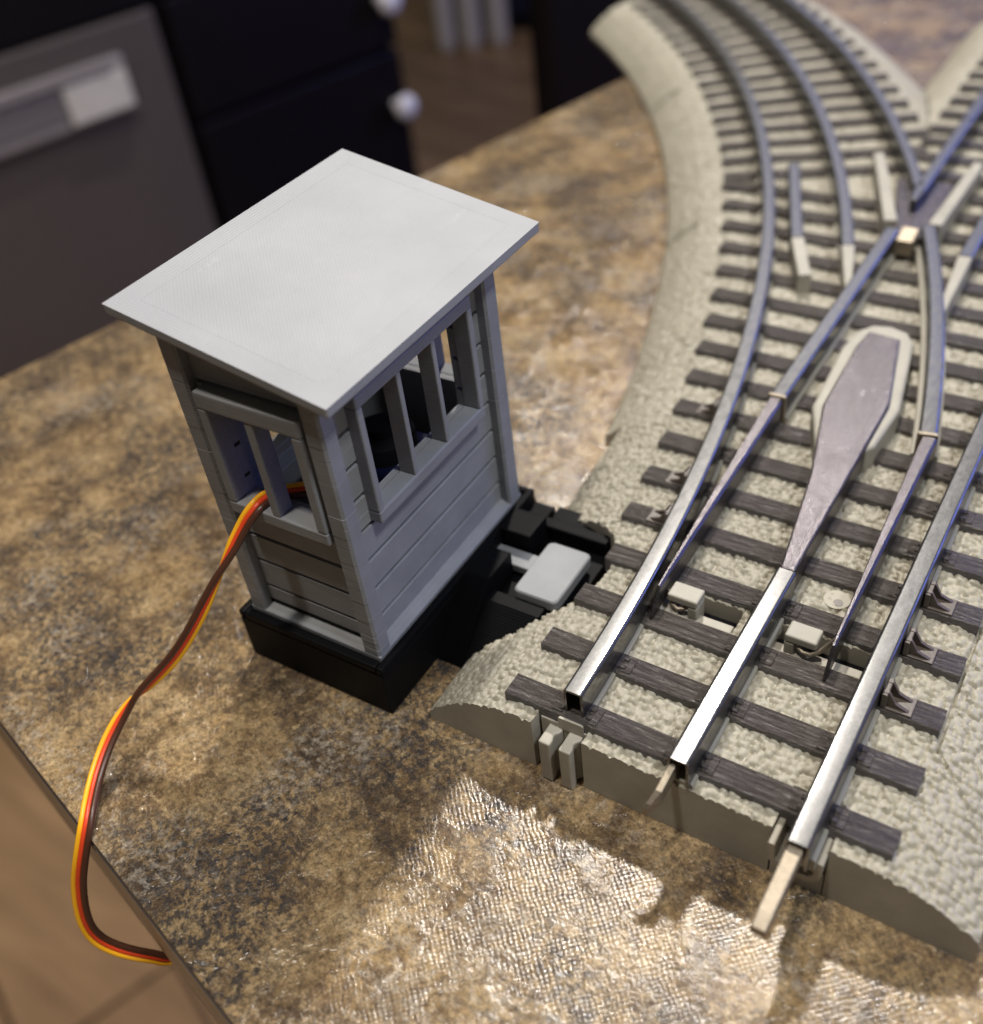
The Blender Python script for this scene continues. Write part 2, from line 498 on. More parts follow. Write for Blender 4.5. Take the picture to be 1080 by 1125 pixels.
def heightfield(mb, x0, x1, y0, y1, h, pieces, extra=None):
    nx, ny = int(round((x1 - x0) / h)) + 1, int(round((y1 - y0) / h)) + 1
    X, Y = np.meshgrid(np.linspace(x0, x1, nx), np.linspace(y0, y1, ny), indexing='ij')
    e, near2, gx, gy, ang, off = route(X, Y)
    P = piece_of(X, Y)
    inside = (e < 0) & (P == pieces)
    if pieces == 1: inside &= ang < JE
    if pieces == 0:
        inside &= ~in_poly(X, Y, CUT)
        for a, b, c, d in HOLES + NOTCH:
            inside &= ~((X > a) & (X < b) & (Y > c) & (Y < d))
    # a cell belongs when at least 3 of its corners are inside; stray corners are pulled to the edge
    ins = inside.astype(int)
    cell = (ins[:-1, :-1] + ins[1:, :-1] + ins[1:, 1:] + ins[:-1, 1:]) >= 3
    used = np.zeros_like(inside)
    for sx in (0, 1):
        for sy in (0, 1):
            used[sx:nx - 1 + sx, sy:ny - 1 + sy] |= cell
    out = used & (e > 0)
    X = np.where(out, X - gx * e, X); Y = np.where(out, Y - gy * e, Y)
    near = used & (e <= 0) & (e > -h * 0.75)
    # edge vertices that touch an unused cell are pushed out to the edge
    full = np.zeros((nx + 1, ny + 1), bool); full[1:nx, 1:ny] = cell
    brd = used & ~(full[:-1, :-1] & full[1:, :-1] & full[:-1, 1:] & full[1:, 1:])
    push = brd & near
    X = np.where(push, X - gx * e, X); Y = np.where(push, Y - gy * e, Y)
    Z = ballast_height(X, Y)
    idx = -np.ones((nx, ny), int)
    ui, uj = np.nonzero(used)
    idx[ui, uj] = np.arange(len(ui))
    verts = list(zip(X[ui, uj].tolist(), Y[ui, uj].tolist(), Z[ui, uj].tolist()))
    ci, cj = np.nonzero(cell)
    quads = np.stack([idx[ci, cj], idx[ci + 1, cj], idx[ci + 1, cj + 1], idx[ci, cj + 1]], 1)
    base = len(mb.v)
    mb.v += verts
    mb.f += [tuple(q) for q in (quads + base).tolist()]
    mb.mi += [0] * len(quads); mb.sm += [True] * len(quads)
    # skirts
    edges = {}
    for q in quads.tolist():
        for k in range(4):
            a, b = q[k], q[(k + 1) % 4]
            if (b, a) in edges: del edges[(b, a)]
            else: edges[(a, b)] = 1
    top = {}
    def vtx(i, z):
        k = (i, z)
        if k not in top:
            x, y, zz = verts[i]
            top[k] = len(mb.v); mb.v.append((x, y, zz if z else 0.05))
        return top[k]
    for a, b in edges:
        mb.f.append((vtx(a, 1), vtx(a, 0), vtx(b, 0), vtx(b, 1))); mb.mi.append(1); mb.sm.append(False)

switch = tag(empty('track_switch', (0, 0, 0)),
             'toy railway switch with beige ballast, brown ties and silver rails beside the tower', 'track switch')
mb = MB()
heightfield(mb, -46.2, 39.2, -73.0, 2.0, 0.24, 0)
heightfield(mb, -130.0, 39.8, 2.0, 205.0, 0.45, 0)
mb.build('roadbed', [M['ballast'], M['side_plastic']], switch, fix=False)

curved = tag(empty('curved_track', curve_pt(RC, JA) + (0,)),
             'curved toy track section joined to the far end of the switch', 'track section')
mb = MB(); heightfield(mb, -205.0, -28.0, 130.0, 300.0, 0.7, 1)
ox, oy = curve_pt(RC, JA)
mb.build('roadbed', [M['ballast'], M['side_plastic']], curved, fix=False).location = (-ox * S, -oy * S, 0)

straight = tag(empty('straight_track', (0, JY, 0)),
               'straight toy track section beyond the frog, running out of view at the upper right', 'track section')
mb = MB(); heightfield(mb, -42.0, 39.8, 146.0, 260.0, 0.7, 2)
mb.build('roadbed', [M['ballast'], M['side_plastic']], straight, fix=False).location = (0, -JY * S, 0)

def place(o, par):
    """child built in world millimetres under an empty that sits elsewhere"""
    o.parent = par
    o.matrix_parent_inverse = Matrix.Identity(4)
    o.location = Vector(o.location) - Vector(par.location)
    return o

# ---- ties
def make_tie(par, L0, L1, cx, cy, ang, plates=(), braces=()):
    """a tie from L0 to L1 along its own x, centred across its own y"""
    mb = MB()
    r = random.Random(int(cx * 131 + cy * 17))
    w = TW / 2
    z = ZT + r.uniform(-0.05, 0.05)
    # long body: tapered sides, top slightly narrower
    mb.loft([[(x, -w - 0.12, 8.6), (x, w + 0.12, 8.6), (x, w - 0.02, z - 0.05), (x, w - 0.16, z), (x, -w + 0.16, z), (x, -w + 0.02, z - 0.05)]
             for x in (L0, L1)])
    for p in plates:
        mb.box(p - 3.6, p - 1.9, -1.45, 1.45, z - 0.3, z + 0.28)
        mb.box(p + 1.9, p + 3.6, -1.45, 1.45, z - 0.3, z + 0.28)
        for q in (-2.2, 2.2):
            for yy in (-0.8, 0.8):
                mb.box(p + q - 0.38, p + q + 0.38, yy - 0.34, yy + 0.34, z - 0.2, z + 0.62)
    o = mb.build('tie', M['tie'], None, bevel=0.09, seg=1)
    o.location = (cx * S, cy * S, 0); o.rotation_euler = (0, 0, ang)
    place(o, par)
    return o

NT = 17
for i in range(NT):
    yc = T0 + i * PITCH + TW / 2
    xl = CX + math.sqrt((RC - 27.9) ** 2 - (yc - CY) ** 2)
    xl = -28.7 if i < 4 else min(-28.7, xl)
    xr = 27.4
    plates = []
    if i in (0, 1): plates = [-G, 0, G] if i == 0 else [-G, 0, G]
    if i in (2, 3): plates = [0]
    if i > 3:
        plates = [CX + math.sqrt((RC - G) ** 2 - (yc - CY) ** 2), G]
    cuts = []
    make_tie(switch, xl, xr, 0, yc, 0, plates)
# straight leg ties beyond the last long tie, and the fanned ties of the curved leg
yc0 = T0 + NT * PITCH + TW / 2
i = 0
y = yc0
while y < JY - 2:
    xl = max(-28.0, CX + math.sqrt((RC + 12.0) ** 2 - (y - CY) ** 2) + (y - 100) * 0.30)
    if y > 140: xl = max(xl, -27)
    make_tie(switch, xl, 27.4, 0, y, 0, [0, G]); y += PITCH
pit = PITCH / RC
a = math.radians(24.6)
while a < JA - pit * 0.3:
    y_at = CY + (RC + 27.5) * math.sin(a)
    L1 = 27.5
    # keep clear of the straight leg
    for q in np.arange(27.5, 0, -0.5):
        px, py = curve_pt(RC + q, a)
        if px < -G - 7.0 + max(0, (py - 120)) * 0.0: L1 = q; break
    x, yy = curve_pt(RC, a)
    make_tie(switch, -27.9, L1, x, yy, a, [-G, 0, G]); a += pit
a = JA + pit * 0.55
while a < JE - 0.004:
    x, yy = curve_pt(RC, a)
    make_tie(curved, -27.9, 27.5, x, yy, a, [-G, 0, G]); a += pit
y = JY + PITCH * 0.45
while y < 255:
    make_tie(straight, -27.4, 27.4, 0, y, 0, [-G, 0, G]); y += PITCH

# ---- rails
def arc_pts(R, a0, a1, n=40):
    return [curve_pt(R, a0 + (a1 - a0) * k / n) for k in range(n + 1)]

def rail(name, par, pts, w=3.0, z0=11.2, z1=16.5, th=0.38, b=0.5, mat='rail', wfun=None, zfun=None):
    mb = MB(); rings = []
    n = len(pts)
    for k, (x, y) in enumerate(pts):
        xa, ya = pts[max(k - 1, 0)]; xb, yb = pts[min(k + 1, n - 1)]
        L = math.hypot(xb - xa, yb - ya); tx, ty = (xb - xa) / L, (yb - ya) / L
        nx, ny = ty, -tx
        ww = (wfun(k / (n - 1)) if wfun else w) / 2
        zz = zfun(k / (n - 1)) if zfun else z1
        bb = min(b, ww * 0.6); t = min(th, ww * 0.6)
        out = [(-ww, z0)]
        out += [(-ww + bb * (1 - math.cos(q)), zz - bb * (1 - math.sin(q))) for q in (0, math.pi / 6, math.pi / 3, math.pi / 2)]
        out += [(ww - bb * (1 - math.cos(q)), zz - bb * (1 - math.sin(q))) for q in (math.pi / 2, math.pi / 3, math.pi / 6, 0)]
        out += [(ww, z0), (ww - t, z0), (ww - t, zz - t), (-ww + t, zz - t), (-ww + t, z0)]
        rings.append([(x + nx * o, y + ny * o, z) for o, z in out])
    mb.loft(rings, smooth=True)
    o = mb.build(name, M[mat], None, sharp=40, weighted=True)
    return place(o, par)

def lin(p0, p1, n=12): return [(p0[0] + (p1[0] - p0[0]) * k / n, p0[1] + (p1[1] - p0[1]) * k / n) for k in range(n + 1)]

a_at = lambda R, y: math.asin((y - CY) / R)
rail('stock_rail', switch, arc_pts(RC - G, a_at(RC - G, -69.6), JA, 60))
rail('stock_rail', switch, lin((G, -77.4), (G, JY - 0.3), 40))
rail('centre_rail', switch, lin((0, -73.2), (0, -33.8)))
rail('centre_rail', switch, arc_pts(RC, a_at(RC, 69.5), JA, 30))
rail('centre_rail', switch, lin((0, 72.7), (0, JY - 0.3)))
rail('closure_rail', switch, lin((-G, 9.2), (-G, 80.0)))
rail('closure_rail', switch, arc_pts(RC + G, a_at(RC + G, 8.2), a_at(RC + G, 84), 24))
rail('frog_rail', switch, lin((-G, 101.5), (-G, JY - 0.3)), w=2.8)
rail('frog_rail', switch, arc_pts(RC + G, a_at(RC + G, 104.0), JA, 24), w=2.8)
rail('guard_rail', switch, lin((-50.1, 106.8), (-35.6, 69.2)))
for R in (RC - G, RC, RC + G):
    rail('rail', curved, arc_pts(R, JA + 0.0011, JE + 0.004, 24))
for x in (-G, 0, G):
    rail('rail', straight, lin((x, JY + 0.3), (x, 262)))

# ---- ledges the rails stand on (pale moulded strips)
def ledge(par, pts, w=4.0, z1=11.42, z0=9.0, name='rail_ledge', mat='pale_plastic'):
    mb = MB(); rings = []
    n = len(pts)
    for k, (x, y) in enumerate(pts):
        xa, ya = pts[max(k - 1, 0)]; xb, yb = pts[min(k + 1, n - 1)]
        L = math.hypot(xb - xa, yb - ya); nx, ny = (yb - ya) / L, -(xb - xa) / L
        rings.append([(x + nx * o, y + ny * o, z) for o, z in ((-w / 2, z0), (-w / 2, z1 - .2), (-w / 2 + .2, z1), (w / 2 - .2, z1), (w / 2, z1 - .2), (w / 2, z0))])
    mb.loft(rings)
    return place(mb.build(name, M[mat], None), par)
ledge(switch, arc_pts(RC - G, a_at(RC - G, -71.0), JA - .001, 50))
ledge(switch, lin((G, -75.6), (G, JY - .4), 30))
ledge(switch, lin((0, -72.6), (0, -33.8)), 3.8)
ledge(switch, lin((-G, 9), (-G, 80)), 4.2, 11.9)
ledge(switch, arc_pts(RC + G, a_at(RC + G, 8), a_at(RC + G, 84), 20), 4.6, 11.9)
ledge(switch, arc_pts(RC, a_at(RC, 69), JA - .001, 20), 3.8)

# ---- pale plastic tails, guards, collars
def bar(name, p0, p1, w0, w1, z0, z1a, z1b, mat='pale_plastic', bev=0.3):
    L = math.hypot(p1[0] - p0[0], p1[1] - p0[1]); nx, ny = (p1[1] - p0[1]) / L, -(p1[0] - p0[0]) / L
    mb = MB()
    mb.loft([[(x - nx * w / 2, y - ny * w / 2, z0), (x + nx * w / 2, y + ny * w / 2, z0), (x + nx * w / 2, y + ny * w / 2, z), (x - nx * w / 2, y - ny * w / 2, z)]
             for (x, y), w, z in ((p0, w0, z1a), (p1, w1, z1b))])
    return mb.build(name, M[mat], switch, bevel=bev)
bar('plastic_tail', (-24.0, 69.3), (-16.5, 46.5), 2.9, 1.0, 9.5, 16.4, 15.6)
bar('plastic_tail', (0, 72.5), (1.2, 46), 2.9, 1.2, 9.5, 16.4, 15.6)
bar('plastic_tail', (-35.4, 69.0), (-28.8, 55.4), 2.9, 2.8, 9.5, 16.4, 15.2)
bar('wing_guard', (-32.6, 120.5), (-19.0, 84.0), 2.6, 3.0, 9.5, 15.9, 16.4)
bar('wing_guard', (-8.6, 121.5), (-9.6, 85.0), 2.6, 3.0, 9.5, 15.9, 16.4)
mb = MB(); mb.prism([(-25.5, 113), (-11.5, 113), (-11.8, 83), (-17.0, 82)], 9.5, 13.6)
mb.build('frog_plate', M['blade'], switch, bevel=0.3)
mb = MB(); mb.prism([(-18.9, 101.6), (-16.2, 101.6), (-16.6, 96.0), (-18.0, 96.0)], 12, 16.4)
mb.build('frog_point', M['rail'], switch, bevel=0.35)
mb = MB(); mb.loft([[(-15.7, y_, 12.2), (-11.9, y_, 12.2), (-11.9, y_, z_), (-15.7, y_, z_)] for y_, z_ in ((76.6, 15.6), (81.4, 16.6))])
mb.build('frog_contact', M['pin'], switch, bevel=0.35)
for (x, y), an in (((-G, 8.8), 0), ((CX + math.sqrt((RC + G) ** 2 - (8.0 - CY) ** 2), 8.0), math.asin((8 - CY) / (RC + G)))):
    mb = MB(); mb.box(-1.75, 1.75, -0.45, 0.45, 11, 16.72)
    o = mb.build('rail_collar', M['pin'], switch, bevel=0.3); o.location = (x * S, y * S, 0); o.rotation_euler = (0, 0, an)

# ---- point blades: tapered, polished side, cast top
def blade(p0, p1, w0, w1):
    mb = MB(); rings = []
    n = 18
    for k in range(n + 1):
        t = k / n
        x, y = p0[0] + (p1[0] - p0[0]) * t, p0[1] + (p1[1] - p0[1]) * t
        w = w0 + (w1 - w0) * (t ** 1.15)
        zt = 16.3 - (0 if t < 0.93 else 4.2 * ((t - 0.93) / 0.07) ** 2.2)
        bb = min(0.4, w * 0.4)
        rings.append([(x - w / 2, y, 11.75), (x - w / 2, y, zt - bb), (x - w / 2 + bb * .5, y, zt), (x + w / 2 - bb, y, zt), (x + w / 2, y, zt - bb), (x + w / 2, y, 11.75)])
    mb.loft(rings, smooth=True)
    return mb.build('point_blade', M['blade'], switch, sharp=28, weighted=True)
blade((-G, 8.4), (-15.9, -48.2), 2.5, 0.5)
blade((10.1, 7.6), (11.1, -48.2), 2.5, 0.45)

# ---- wide centre plate and its moulded rim
plate = [(-1.15, -33.5), (-4.6, -10.3), (-9.3, 9.8), (-9.9, 30.9), (-9.2, 36.6), (-3.0, 35.9), (1.35, 14.4), (1.2, -33.5)]
mb = MB(); mb.prism(plate, 11.0, 16.35)
mb.build('centre_plate', M['blade'], switch, bevel=0.35)
rim = [(-6.0, -3.5), (-11.2, 9.6), (-12.6, 30.8), (-11.6, 37.8), (-9.6, 40.6), (-6.2, 41.4), (-2.6, 40.2), (-0.6, 37.0), (3.2, 14.6), (2.4, 2.5), (1.5, 1.0), (-5.0, -4.5)]
mb = MB(); mb.prism(rim, 9.5, 15.5)
mb.build('plate_rim', M['pale_plastic'], switch, bevel=0.7, seg=3)

# ---- throw bar, its slots and hooks
for a_, b_, c_, d_ in HOLES:
    mb = MB(); mb.box(a_ + .02, b_ - .02, c_ + .02, d_ - .02, 0.6, 7.4)
    mb.build('slot_shade', M['servo_dark'], switch)  # raised black block, the shade down in the slot put into colour
mb = MB(); mb.box(-13.0, -4.6, -44.0, -42.3, 8.2, 9.8); mb.box(1.7, 15.1, -44.0, -42.3, 8.2, 9.8)
mb.build('throw_bar', M['side_plastic'], switch, bevel=0.2)
def throw_block(x0, x1, leg0, leg1):
    mb = MB(); mb.box(x0, x1, -43.9, -40.6, 12.2, 13.7)
    mb.box(leg0, leg1, -43.9, -40.6, 8.0, 12.2)
    mb.build('throw_block', M['pale_plastic'], switch, bevel=0.3)
throw_block(-15.2, -10.2, -11.8, -10.2)
throw_block(3.6, 8.4, 3.6, 5.2)
def hook(pts):
    mb = MB(); mb.tube(pts, 0.36, 8); mb.build('blade_hook', M['pin'], switch)
hook([(-15.7, -42.0, 12.6), (-15.2, -42.8, 12.0), (-14.4, -43.6, 11.4), (-13.4, -43.9, 11.1), (-12.5, -43.5, 11.2), (-12.0, -42.8, 11.5)])
hook([(5.6, -43.4, 11.3), (6.6, -43.9, 11.1), (7.8, -44.0, 11.3), (8.8, -43.4, 11.9), (9.6, -42.6, 12.8), (10.4, -42.0, 14.0), (10.9, -42.4, 13.2)])
# small round boss beside the right blade
mb = MB(); mb.cyl((7.4, -31.0, 9.3), (7.4, -31.0, 10.75), 2.0, 2.0, 24); mb.build('screw_boss', M['ballast'], switch)
mb = MB(); mb.cyl((7.8, -31.6, 10.6), (7.8, -31.6, 10.80), 0.75, 0.75, 20); mb.build('hole_shade', M['brace'], switch)  # flat brown disc, the shade inside the hole put into colour

# ---- braces outside the rails
def brace(x, y, side):
    mb = MB()
    s = side
    for yy in (-1.25, 0.75):
        v = [(x + s * 1.7, y + yy, 11.5), (x + s * 5.6, y + yy, 11.5), (x + s * 5.6, y + yy, 11.9), (x + s * 3.6, y + yy, 12.8), (x + s * 2.6, y + yy, 14.6), (x + s * 1.7, y + yy, 14.6)]
        w = [(p[0], p[1] + 0.5, p[2]) for p in v]
        mb.loft([v, w])
    a, b = sorted((x + s * 1.7, x + s * 2.5)); mb.box(a, b, y - 1.7, y + 1.7, 11.5, 14.5)
    a, b = sorted((x + s * 1.7, x + s * 6.0)); mb.box(a, b, y - 1.7, y + 1.7, 11.4, 11.95)
    mb.build('rail_brace', M['brace'], switch, bevel=0.12)
for i in (2, 3, 4): brace(G, T0 + i * PITCH + TW / 2, 1)
for i in (4, 5, 7):
    y = T0 + i * PITCH + TW / 2
    brace(CX + math.sqrt((RC - G) ** 2 - (y - CY) ** 2), y, -1)

# ---- near end: ledge under the left rail, joining tabs, trough under the right rail, pins
mb = MB(); mb.box(-22.65, -14.95, -70.9, -67.6, 0.05, 9.9)
mb.build('end_ledge', M['side_plastic'], switch, bevel=0.25)
def tab(x):
    mb = MB()
    prof = [(x - 0.95, -74.4), (x + 0.95, -74.4), (x + 0.95, -73.4), (x + 0.6, -72.4), (x + 1.3, -71.6), (x + 1.3, -70.5), (x - 0.95, -70.5)]
    mb.prism(prof, 0.1, 9.0)
    mb.build('joining_tab', M['side_plastic'], switch, bevel=0.28)
tab(-20.2); tab(-16.9)
mb = MB()
out = [(13.2, 9.9), (13.4, 6.4), (14.6, 4.9), (19.0, 4.9), (20.2, 6.4), (20.4, 9.9), (19.5, 9.9), (19.3, 6.9), (18.6, 6.0), (15.0, 6.0), (14.3, 6.9), (14.1, 9.9)]
mb.loft([[(x, y, z) for x, z in out] for y in (-74.9, -65.8)])
mb.build('rail_trough', M['side_plastic'], switch, bevel=0.25)
mb = MB(); mb.box(13.3, 20.3, -73.0, -66.2, 0.05, 4.8); mb.build('trough_base', M['side_plastic'], switch)
mb = MB()
mb.loft([[(x - w, y, z - h), (x + w, y, z - h), (x + w, y, z), (x - w, y, z)] for x, y, z, w, h in
         ((-0.75, -68, 14.9, .5, 2.6), (-0.85, -73.4, 14.9, .5, 2.6), (-1.0, -77.0, 14.0, .5, 2.6), (-1.7, -78.6, 12.6, .42, 1.9), (-2.0, -79.1, 11.9, .35, 1.4))])
mb.build('rail_pin', M['pin'], switch, bevel=0.15)
mb = MB()
mb.loft([[(x - w, y, z - h), (x + w, y, z - h), (x + w, y, z), (x - w, y, z)] for x, y, z, w, h in
         ((G - .2, -72, 15.4, 1.0, 2.6), (G - .25, -77.6, 15.35, 1.0, 2.6), (G - .4, -86.6, 15.0, .95, 2.4), (G - .5, -88.6, 14.4, .9, 1.6))])
mb.build('rail_pin', M['pin'], switch, bevel=0.2)

# ------------------------------------------------------------------ signal tower
BX, BY, YAW = -48.15, -75.4, 0.01304
tower = tag(empty('signal_tower', (BX, BY, 0), YAW),
            'grey 3D printed model signal tower with shed roof and open windows on a black base', 'model tower')
ZB = 10.8
U0, U1, V0, V1 = 1.9, 45.3, 1.6, 28.3       # outside of the grey walls
# black base: a tray with a raised lip round the walls
mb = MB()
mb.uv(0, 47.7, 0, 29.9, 0, 9.3)
mb.uv(0, 47.7, 0, 1.35, 9.3, ZB); mb.uv(0, 47.7, 28.6, 29.9, 9.3, ZB)
mb.uv(0, 1.6, 1.35, 28.6, 9.3, ZB); mb.uv(46.3, 47.7, 1.35, 28.6, 9.3, ZB)
mb.build('base', M['black_print'], tower, bevel=0.35)
# skirt round the foot of the walls
mb = MB()
def ring(u0, u1, v0, v1, z): return [(-v0, u0, z), (-v0, u1, z), (-v1, u1, z), (-v1, u0, z)]
mb.loft([ring(U0 - .05, U1 + .05, V0 - .05, V1 + .05, 9.31), ring(U0 - .05, U1 + .05, V0 - .05, V1 + .05, 11.0), ring(U0 + 2.0, U1 - 2.0, V0 + 2.0, V1 - 2.0, 12.0)])
mb.build('skirt', M['grey_print'], tower, bevel=0.12)

def roof_under(v): return 60.1 - 1.7 + (v + 1.8) * (67.25 - 60.1) / 36.7

# clapboards. axis 'u': wall runs along u at depth v ; axis 'v': along v at depth u
GRV = [10.2, 15.8, 21.5, 27.2, 32.9, 38.6, 44.3, 50.0, 55.7, 61.4, 67.1]
def wall(axis, at, inward, a0, a1, win, top):
    """boards between a0 and a1 with an opening win=(w0,w1,zlo,zhi); outer face at 'at', thickness inward"""
    mb = MB()
    def slab(p0, p1, d0, d1, z0, z1):
        if p1 - p0 < 0.05 or z1 - z0 < 0.05: return
        lo, hi = sorted((at + inward * d0, at + inward * d1))
        # sloped top when the roof cuts it
        ta, tb = top(p0), top(p1)
        if ta <= z0 + .05 and tb <= z0 + .05: return
        if ta < z0 + .05: p0 += (p1 - p0) * (z0 + .05 - ta) / (tb - ta)
        elif tb < z0 + .05: p1 -= (p1 - p0) * (z0 + .05 - tb) / (ta - tb)
        za, zb = min(z1, top(p0)), min(z1, top(p1))
        if axis == 'u':
            r = lambda q, z: [(-lo, q, z0), (-hi, q, z0), (-hi, q, z), (-lo, q, z)]
        else:
            r = lambda q, z: [(-q, lo, z0), (-q, hi, z0), (-q, hi, z), (-q, lo, z)]
        mb.loft([r(p0, za), r(p1, zb)])
    w0, w1, zl, zh = win
    for k in range(len(GRV) - 1):
        for d0, d1, z0, z1 in ((0.0, 2.0, GRV[k] + 0.34, GRV[k + 1] - 0.34), (2.0, 2.3, GRV[k] if k else 11.0, GRV[k + 1])):
            # split each strip by the opening
            zs = [z0] + [z for z in (zl, zh) if z0 < z < z1] + [z1]
            for q0, q1 in zip(zs[:-1], zs[1:]):
                mid = (q0 + q1) / 2
                if zl < mid < zh:
                    slab(a0, w0, d0, d1, q0, q1); slab(w1, a1, d0, d1, q0, q1)
                else:
                    slab(a0, a1, d0, d1, q0, q1)
    return mb.build('wall', M['grey_print'], tower, bevel=0.09, seg=1)
flat = lambda v: (lambda p: roof_under(v) - 0.02)
slope = lambda p: roof_under(p) - 0.02
WR = (10.0, 36.4, 35.4, 53.6)        # windows of the long walls
WL = (7.0, 22.5, 35.7, 52.5)        # windows of the short walls
wall('u', 3.4, 1, 4.8, 42.2, WR, flat(3.5))
wall('u', V1 - 1.8, -1, 4.8, 42.2, WR, flat(27))
wall('v', 3.6, 1, 4.66, 25.2, WL, slope)
wall('v', U1 - 1.7, -1, 4.66, 25.2, WL, slope)
# corner posts, printed in visible bands: every band steps in or out by a hair
for u0, u1 in ((U0, 5.0), (41.7, U1)):
    for v0, v1 in ((V0, 4.9), (25.0, V1)):
        mb = MB(); rings = []; c = .4
        def pring(z, g):
            prof = [(u0 + c, v0), (u1 - c, v0), (u1, v0 + c), (u1, v1 - c), (u1 - c, v1), (u0 + c, v1), (u0, v1 - c), (u0, v0 + c)]
            mu, mv = (u0 + u1) / 2, (v0 + v1) / 2
            return [(-(mv + (v - mv) * (1 - g)), mu + (u - mu) * (1 - g), min(z, roof_under(v) - .03)) for u, v in prof]
        z = 10.9; rr_ = random.Random(int(u0 * 10 + v0)); zt = roof_under(v1)
        while z < zt:
            h_ = rr_.choice([1.2, 1.6, 2.2, 3.0]) if z < 33 else rr_.choice([2.0, 4.0, 6.0])
            g = rr_.uniform(-0.012, 0.012)
            z2 = min(z + h_, zt)
            rings += [pring(z, g + .022), pring(z + .14, g), pring(z2 - .14, g), pring(z2 - .001, g + .022)]
            z = z2
        mb.loft(rings)
        mb.build('corner_post', M['grey_print'], tower)
# window frames with mullions
def frame(axis, f0, f1, w0, w1, zb, zl, zh, zt, at, inward, mull, mw, deep=3.0):
    def slab(mb, p0, p1, d0, d1, z0, z1):
        lo, hi = sorted((at + inward * d0, at + inward * d1))
        if axis == 'u': mb.uv(p0, p1, lo, hi, z0, z1)
        else: mb.uv(lo, hi, p0, p1, z0, z1)
    mb = MB()
    slab(mb, f0, f1, 0, deep, zb, zl)                # sill
    slab(mb, f0, f1, 0, deep, zh, zt)                # header
    slab(mb, f0, w0, 0.01, deep - .01, zl, zh); slab(mb, w1, f1, 0.01, deep - .01, zl, zh)
    fr = mb.build('window_frame', M['grey_print'], tower, bevel=0.28)
    for p in mull:
        m2 = MB(); slab(m2, p - mw / 2, p + mw / 2, 0.12, deep - .1, zl - .02, zh + .02)
        m2.build('mullion', M['grey_print'], fr, bevel=0.2)
frame('u', 8.8, 37.6, 10.1, 36.3, 33.3, 35.5, 53.5, 55.6, 1.3, 1, (18.6, 27.3), 1.0, 3.2)
frame('u', 8.8, 37.6, 10.1, 36.3, 33.3, 35.5, 53.5, 55.6, V1 + .3, -1, (18.6, 27.3), 0.85, 2.8)
frame('v', 5.2, 24.0, 7.0, 22.4, 33.6, 35.8, 52.6, 55.4, 1.4, 1, (14.7,), 1.5, 3.1)
frame('v', 5.2, 24.0, 7.0, 22.4, 33.6, 35.8, 52.6, 55.4, U1 + .3, -1, (14.7,), 1.5, 3.1)
# roof
mb = MB()
def rr(u0, u1, v0, v1, dz): return [(-v, u, 60.1 + dz + (v + 1.8) * (67.25 - 60.1) / 36.7) for u, v in ((u0, v0), (u1, v0), (u1, v1), (u0, v1))]
mb.loft([rr(.9, 53.4, -1.5, 34.6, -1.68), rr(.58, 53.8, -1.8, 34.9, -1.55), rr(.58, 53.8, -1.8, 34.9, 0)])
mb.build('roof', M['roof'], tower, bevel=0.45, seg=3)
# interior floor
mb = MB(); mb.uv(3.5, 44.5, 3.5, 26.5, 10.9, 12.6); mb.build('inner_floor', M['black_print'], tower)

# black bracket that clips to the track
mb = MB()
def slab_uz(poly, v0, v1):                  # polygon in (u, z) extruded along v
    mb.loft([[(-v0, u, z) for u, z in poly], [(-v1, u, z) for u, z in poly]])
slab_uz([(12.9, 0), (31.2, 0), (31.2, 11.0), (24.2, 11.0)], -4.7, -0.02)
slab_uz([(12.9, 0), (25.2, 0), (25.2, 7.7), (22.6, 7.7)], -14.6, -4.7)
slab_uz([(35.6, 0), (41.6, 0), (41.6, 11.1), (35.6, 11.1)], -5.8, -0.02)
slab_uz([(41.6, 0), (47.6, 0), (47.6, 8.0), (41.6, 8.0)], -4.0, -0.02)
slab_uz([(42.0, 0), (44.4, 0), (44.4, 8.4), (42.0, 8.4)], -17.0, -4.0)
slab_uz([(44.4, 0), (49.5, 0), (49.5, 6.6), (44.4, 6.6)], -14.5, -4.0)
slab_uz([(25.2, 0), (42.0, 0), (42.0, 5.4), (25.2, 5.4)], -17.5, -4.7)
mb.build('mounting_bracket', M['black_print'], tower, bevel=0.3)

# pale sliding plate with its arm
slider = tag(empty('slider_plate', (BX, BY, 0), YAW), 'pale grey rounded slide plate lying in the black bracket beside the ties', 'slide plate')
mb = MB()
def rrect(u0, u1, v0, v1, r, z, ins=0):
    u0, u1, v0, v1 = u0 + ins, u1 - ins, v0 + ins, v1 - ins; p = []
    for cu, cv, a0 in ((u1 - r, v1 - r, 0), (u0 + r, v1 - r, 90), (u0 + r, v0 + r, 180), (u1 - r, v0 + r, 270)):
        for k in range(6):
            q = math.radians(a0 + 18 * k); p.append((-(cv + r * math.sin(q)), cu + r * math.cos(q), z))
    return p
mb.loft([rrect(25.4, 38.4, -16.4, -8.2, 1.1, 6.8, .2), rrect(25.4, 38.4, -16.4, -8.2, 1.1, 7.0), rrect(25.4, 38.4, -16.4, -8.2, 1.1, 8.7), rrect(25.4, 38.4, -16.4, -8.2, 1.1, 9.0, .25)])
mb.build('plate', M['slider'], slider)
mb = MB(); mb.uv(31.5, 35.2, -8.6, 3.0, 6.2, 7.8); mb.build('arm', M['slider'], slider, bevel=0.2)

